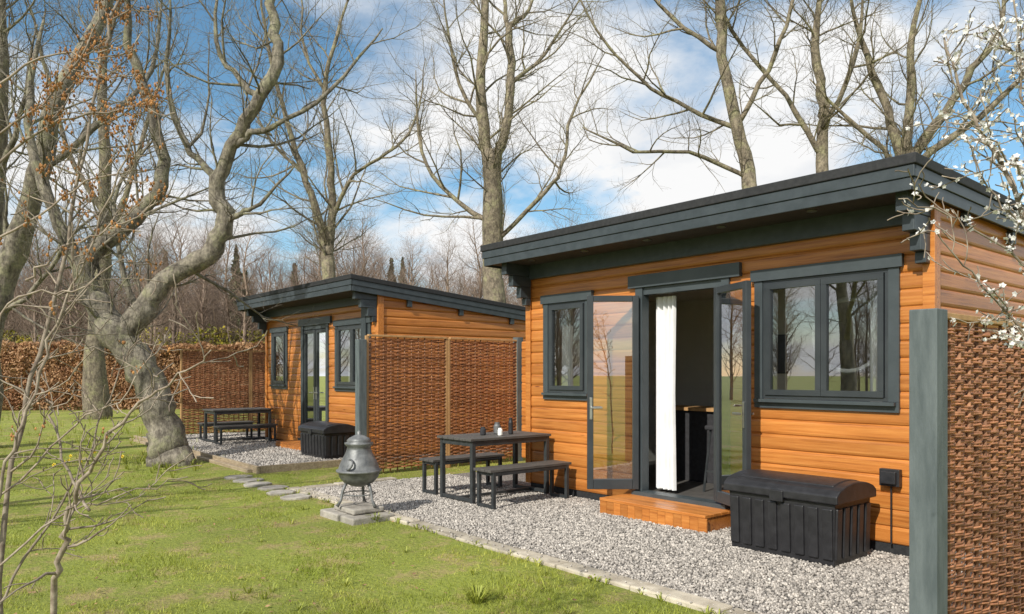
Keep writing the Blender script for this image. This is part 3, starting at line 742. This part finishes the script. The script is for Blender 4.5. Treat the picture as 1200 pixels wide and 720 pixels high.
# ------------------------------------------------------------------ foreground shrubs
def shrub(d, px, s, polys, cfg, jit):
    base = F*d+R*((px-600)/883*d); mb = MB()
    for li, r0, r1 in polys:
        m = len(li); dz = rng.uniform(-.06,.06)
        pts = [base+R*(x*s)+UP*(z*s)+F*(dz*i) for i,(x,z) in enumerate(li)]
        P, Q = smooth_poly(pts, [r0+(r1-r0)*i/(m-1) for i in range(m)], 5, jit)
        grow(mb, P, Q, 0, cfg, .2)
    return mb, base
polys = [([(-45,0),(-50,371),(-35,521),(-10,661),(10,811),(32,991),(45,1060)],.009,.004),
 ([(10,0),(28,271),(50,351),(65,391),(90,431),(140,501),(200,541),(250,576)],.011,.0018),
 ([(65,391),(30,431),(0,491),(-20,521),(-50,545)],.005,.002),
 ([(-70,300),(20,381),(70,401),(150,421)],.004,.0015),
 ([(-10,661),(30,701),(80,726),(140,762)],.004,.0015),
 ([(-70,331),(-40,431),(-10,511),(20,611),(55,691),(100,811),(120,891)],.006,.002),
 ([(-60,771),(0,841),(70,861),(130,871)],.005,.0018),
 ([(-60,700),(0,740),(60,790),(110,800)],.004,.0018),
 ([(-60,881),(20,931),(90,911)],.004,.0015),
 ([(-60,820),(10,870),(60,940),(80,1010)],.004,.0015),
 ([(-60,250),(-20,330),(40,440),(60,520),(90,600)],.005,.0015),
 ([(-60,590),(-20,640),(40,650),(100,690)],.004,.0015),
 ([(-70,400),(-30,420),(30,490),(90,530),(120,600)],.004,.0015)]
mb, base = shrub(2.4, 40, .002718, polys, [(8,.08,.32,48,.02),(3,.05,.14,45,.02)], .006)
e = empty('sea_buckthorn_shrub'); mb.obj('branches', twig_m, e, smooth=True)
bd = MB(); vv = [Vector(v) for v in mb.v if v[2] > 1.2]
for cidx in range(900):
    p = vv[rng.randrange(len(vv))]; hz = (p.z-1.75)
    if rng.random() > max(.03, min(.95, hz*1.3)): continue
    for i in range(rng.randint(3,7)):
        r = rng.uniform(.0026,.0048); q = p+Vector((rng.gauss(0,.009),rng.gauss(0,.009),rng.gauss(0,.012)))
        bd.tube([q-UP*r*1.3,q,q+UP*r*1.3],[r*.4,r,r*.3],5)
bd.obj('buds', bud_m, e)
polys = [([(0,0),(-10,400),(-40,640),(-85,800),(-130,890),(-160,990)],.014,.003),
 ([(-40,640),(-90,691),(-180,751),(-262,771)],.005,.0015),
 ([(-30,580),(-100,621),(-170,690),(-230,736)],.005,.0015),
 ([(-70,760),(-110,800),(-160,841),(-225,861)],.004,.0015),
 ([(-85,800),(-100,900),(-120,1010)],.005,.002),
 ([(-20,560),(-60,600),(-110,615),(-150,640)],.004,.0015),
 ([(-20,700),(-60,860),(-70,1000)],.006,.003),
 ([(-10,600),(-40,800),(-80,920),(-140,960)],.005,.002),
 ([(-60,740),(-100,760),(-140,800),(-160,850)],.004,.0015)]
mb, base = shrub(2.3, 1290, .0026, polys, [(10,.08,.26,48,.02),(3,.04,.1,45,.02)], .005)
e = empty('blackthorn_shrub'); mb.obj('branches', twig_m, e, smooth=True)
fl = MB(); vv = [Vector(v) for v in mb.v if v[2] > 1.55]
for i in range(2100):
    p = vv[rng.randrange(len(vv))]; lat = (p-base).dot(R)
    if rng.random() < max(0, min(.84, (-lat-.24)*3.0)): continue
    n = Vector((rng.gauss(0,1),rng.gauss(0,1),rng.gauss(0,1))).normalized(); u = n.orthogonal().normalized(); w = n.cross(u); r = rng.uniform(.005,.009); q = p+n*.006
    for k in range(5):
        a = k*2*math.pi/5; dd = u*math.cos(a)+w*math.sin(a); ee = n.cross(dd); b = len(fl.v); c = rng.random()
        for x in (q, q+dd*r*.6+ee*r*.5+n*r*.15, q+dd*r*1.15+n*r*.3, q+dd*r*.6-ee*r*.5+n*r*.15): fl.v.append(tuple(x)); fl.c.append(c)
        fl.f.append((b,b+1,b+2,b+3))
fl.obj('blossoms', petal_w, e)

# ------------------------------------------------------------------ world, sun, camera
sd = Vector((.30,-1,0)).normalized()*math.cos(math.radians(38))+UP*math.sin(math.radians(38))
W = bpy.data.worlds.new('World'); sc.world = W; W.use_nodes = True; N = W.node_tree.nodes; L = W.node_tree.links
bg = N['Background']; sky = N.new('ShaderNodeTexSky'); sky.sky_type = 'NISHITA'; sky.sun_disc = False
sky.sun_elevation = math.radians(38); sky.sun_rotation = math.atan2(sd.x, sd.y); sky.air_density = 1.0; sky.dust_density = .4; sky.ozone_density = 1.6
hs = N.new('ShaderNodeHueSaturation'); hs.inputs['Saturation'].default_value = 1.15; hs.inputs['Hue'].default_value = .487; hs.inputs['Value'].default_value = 1.4; L.new(sky.outputs[0], hs.inputs['Color'])
tc = N.new('ShaderNodeTexCoord'); sp = N.new('ShaderNodeSeparateXYZ'); L.new(tc.outputs['Generated'], sp.inputs[0])
ad = N.new('ShaderNodeMath'); ad.inputs[1].default_value = .22; L.new(sp.outputs[2], ad.inputs[0])
mx_ = N.new('ShaderNodeMath'); mx_.operation = 'MAXIMUM'; mx_.inputs[1].default_value = .05; L.new(ad.outputs[0], mx_.inputs[0])
cb = N.new('ShaderNodeCombineXYZ')
for i in range(2):
    dv = N.new('ShaderNodeMath'); dv.operation = 'DIVIDE'; L.new(sp.outputs[i], dv.inputs[0]); L.new(mx_.outputs[0], dv.inputs[1]); L.new(dv.outputs[0], cb.inputs[i])
mp = N.new('ShaderNodeMapping'); mp.inputs['Location'].default_value = (2.3,.7,0); L.new(cb.outputs[0], mp.inputs[0])
n1 = N.new('ShaderNodeTexNoise'); n1.inputs['Scale'].default_value = 1.3; n1.inputs['Detail'].default_value = 10; n1.inputs['Roughness'].default_value = .56; n1.inputs['Distortion'].default_value = .2; L.new(mp.outputs[0], n1.inputs['Vector'])
cr = ramp(N, L, n1.outputs['Fac'], [(.42, 0.0), (.54, 1.0)])
n2 = N.new('ShaderNodeTexNoise'); n2.inputs['Scale'].default_value = 2.6; n2.inputs['Detail'].default_value = 6; L.new(mp.outputs[0], n2.inputs['Vector'])
cc = ramp(N, L, n2.outputs['Fac'], [(.3, (.74,.78,.84)), (.52, (1.0,1.0,1.0))])
sc10 = N.new('ShaderNodeVectorMath'); sc10.operation = 'SCALE'; sc10.inputs['Scale'].default_value = 9.2; L.new(cc, sc10.inputs[0])
mc = mixc(N, L, cr, hs.outputs[0], sc10.outputs[0]); L.new(mc, bg.inputs['Color']); bg.inputs['Strength'].default_value = .105
sl = bpy.data.lights.new('sun', 'SUN'); sl.energy = 5.0; sl.angle = math.radians(.53); sl.color = (1,.95,.86)
so = bpy.data.objects.new('sun', sl); COL.objects.link(so); so.rotation_euler = sd.to_track_quat('Z','Y').to_euler()
cam = bpy.data.cameras.new('camera'); cam.lens = 26.49; cam.sensor_width = 36; cam.shift_y = .065; cam.clip_end = 1500; cam.clip_start = .05
co = bpy.data.objects.new('camera', cam); COL.objects.link(co); co.location = (0,0,1.5); co.rotation_euler = (math.radians(90),0,math.atan2(.7707,.6371)); sc.camera = co
sc.view_settings.view_transform = 'Standard'; sc.view_settings.look = 'None'; sc.view_settings.exposure = 0
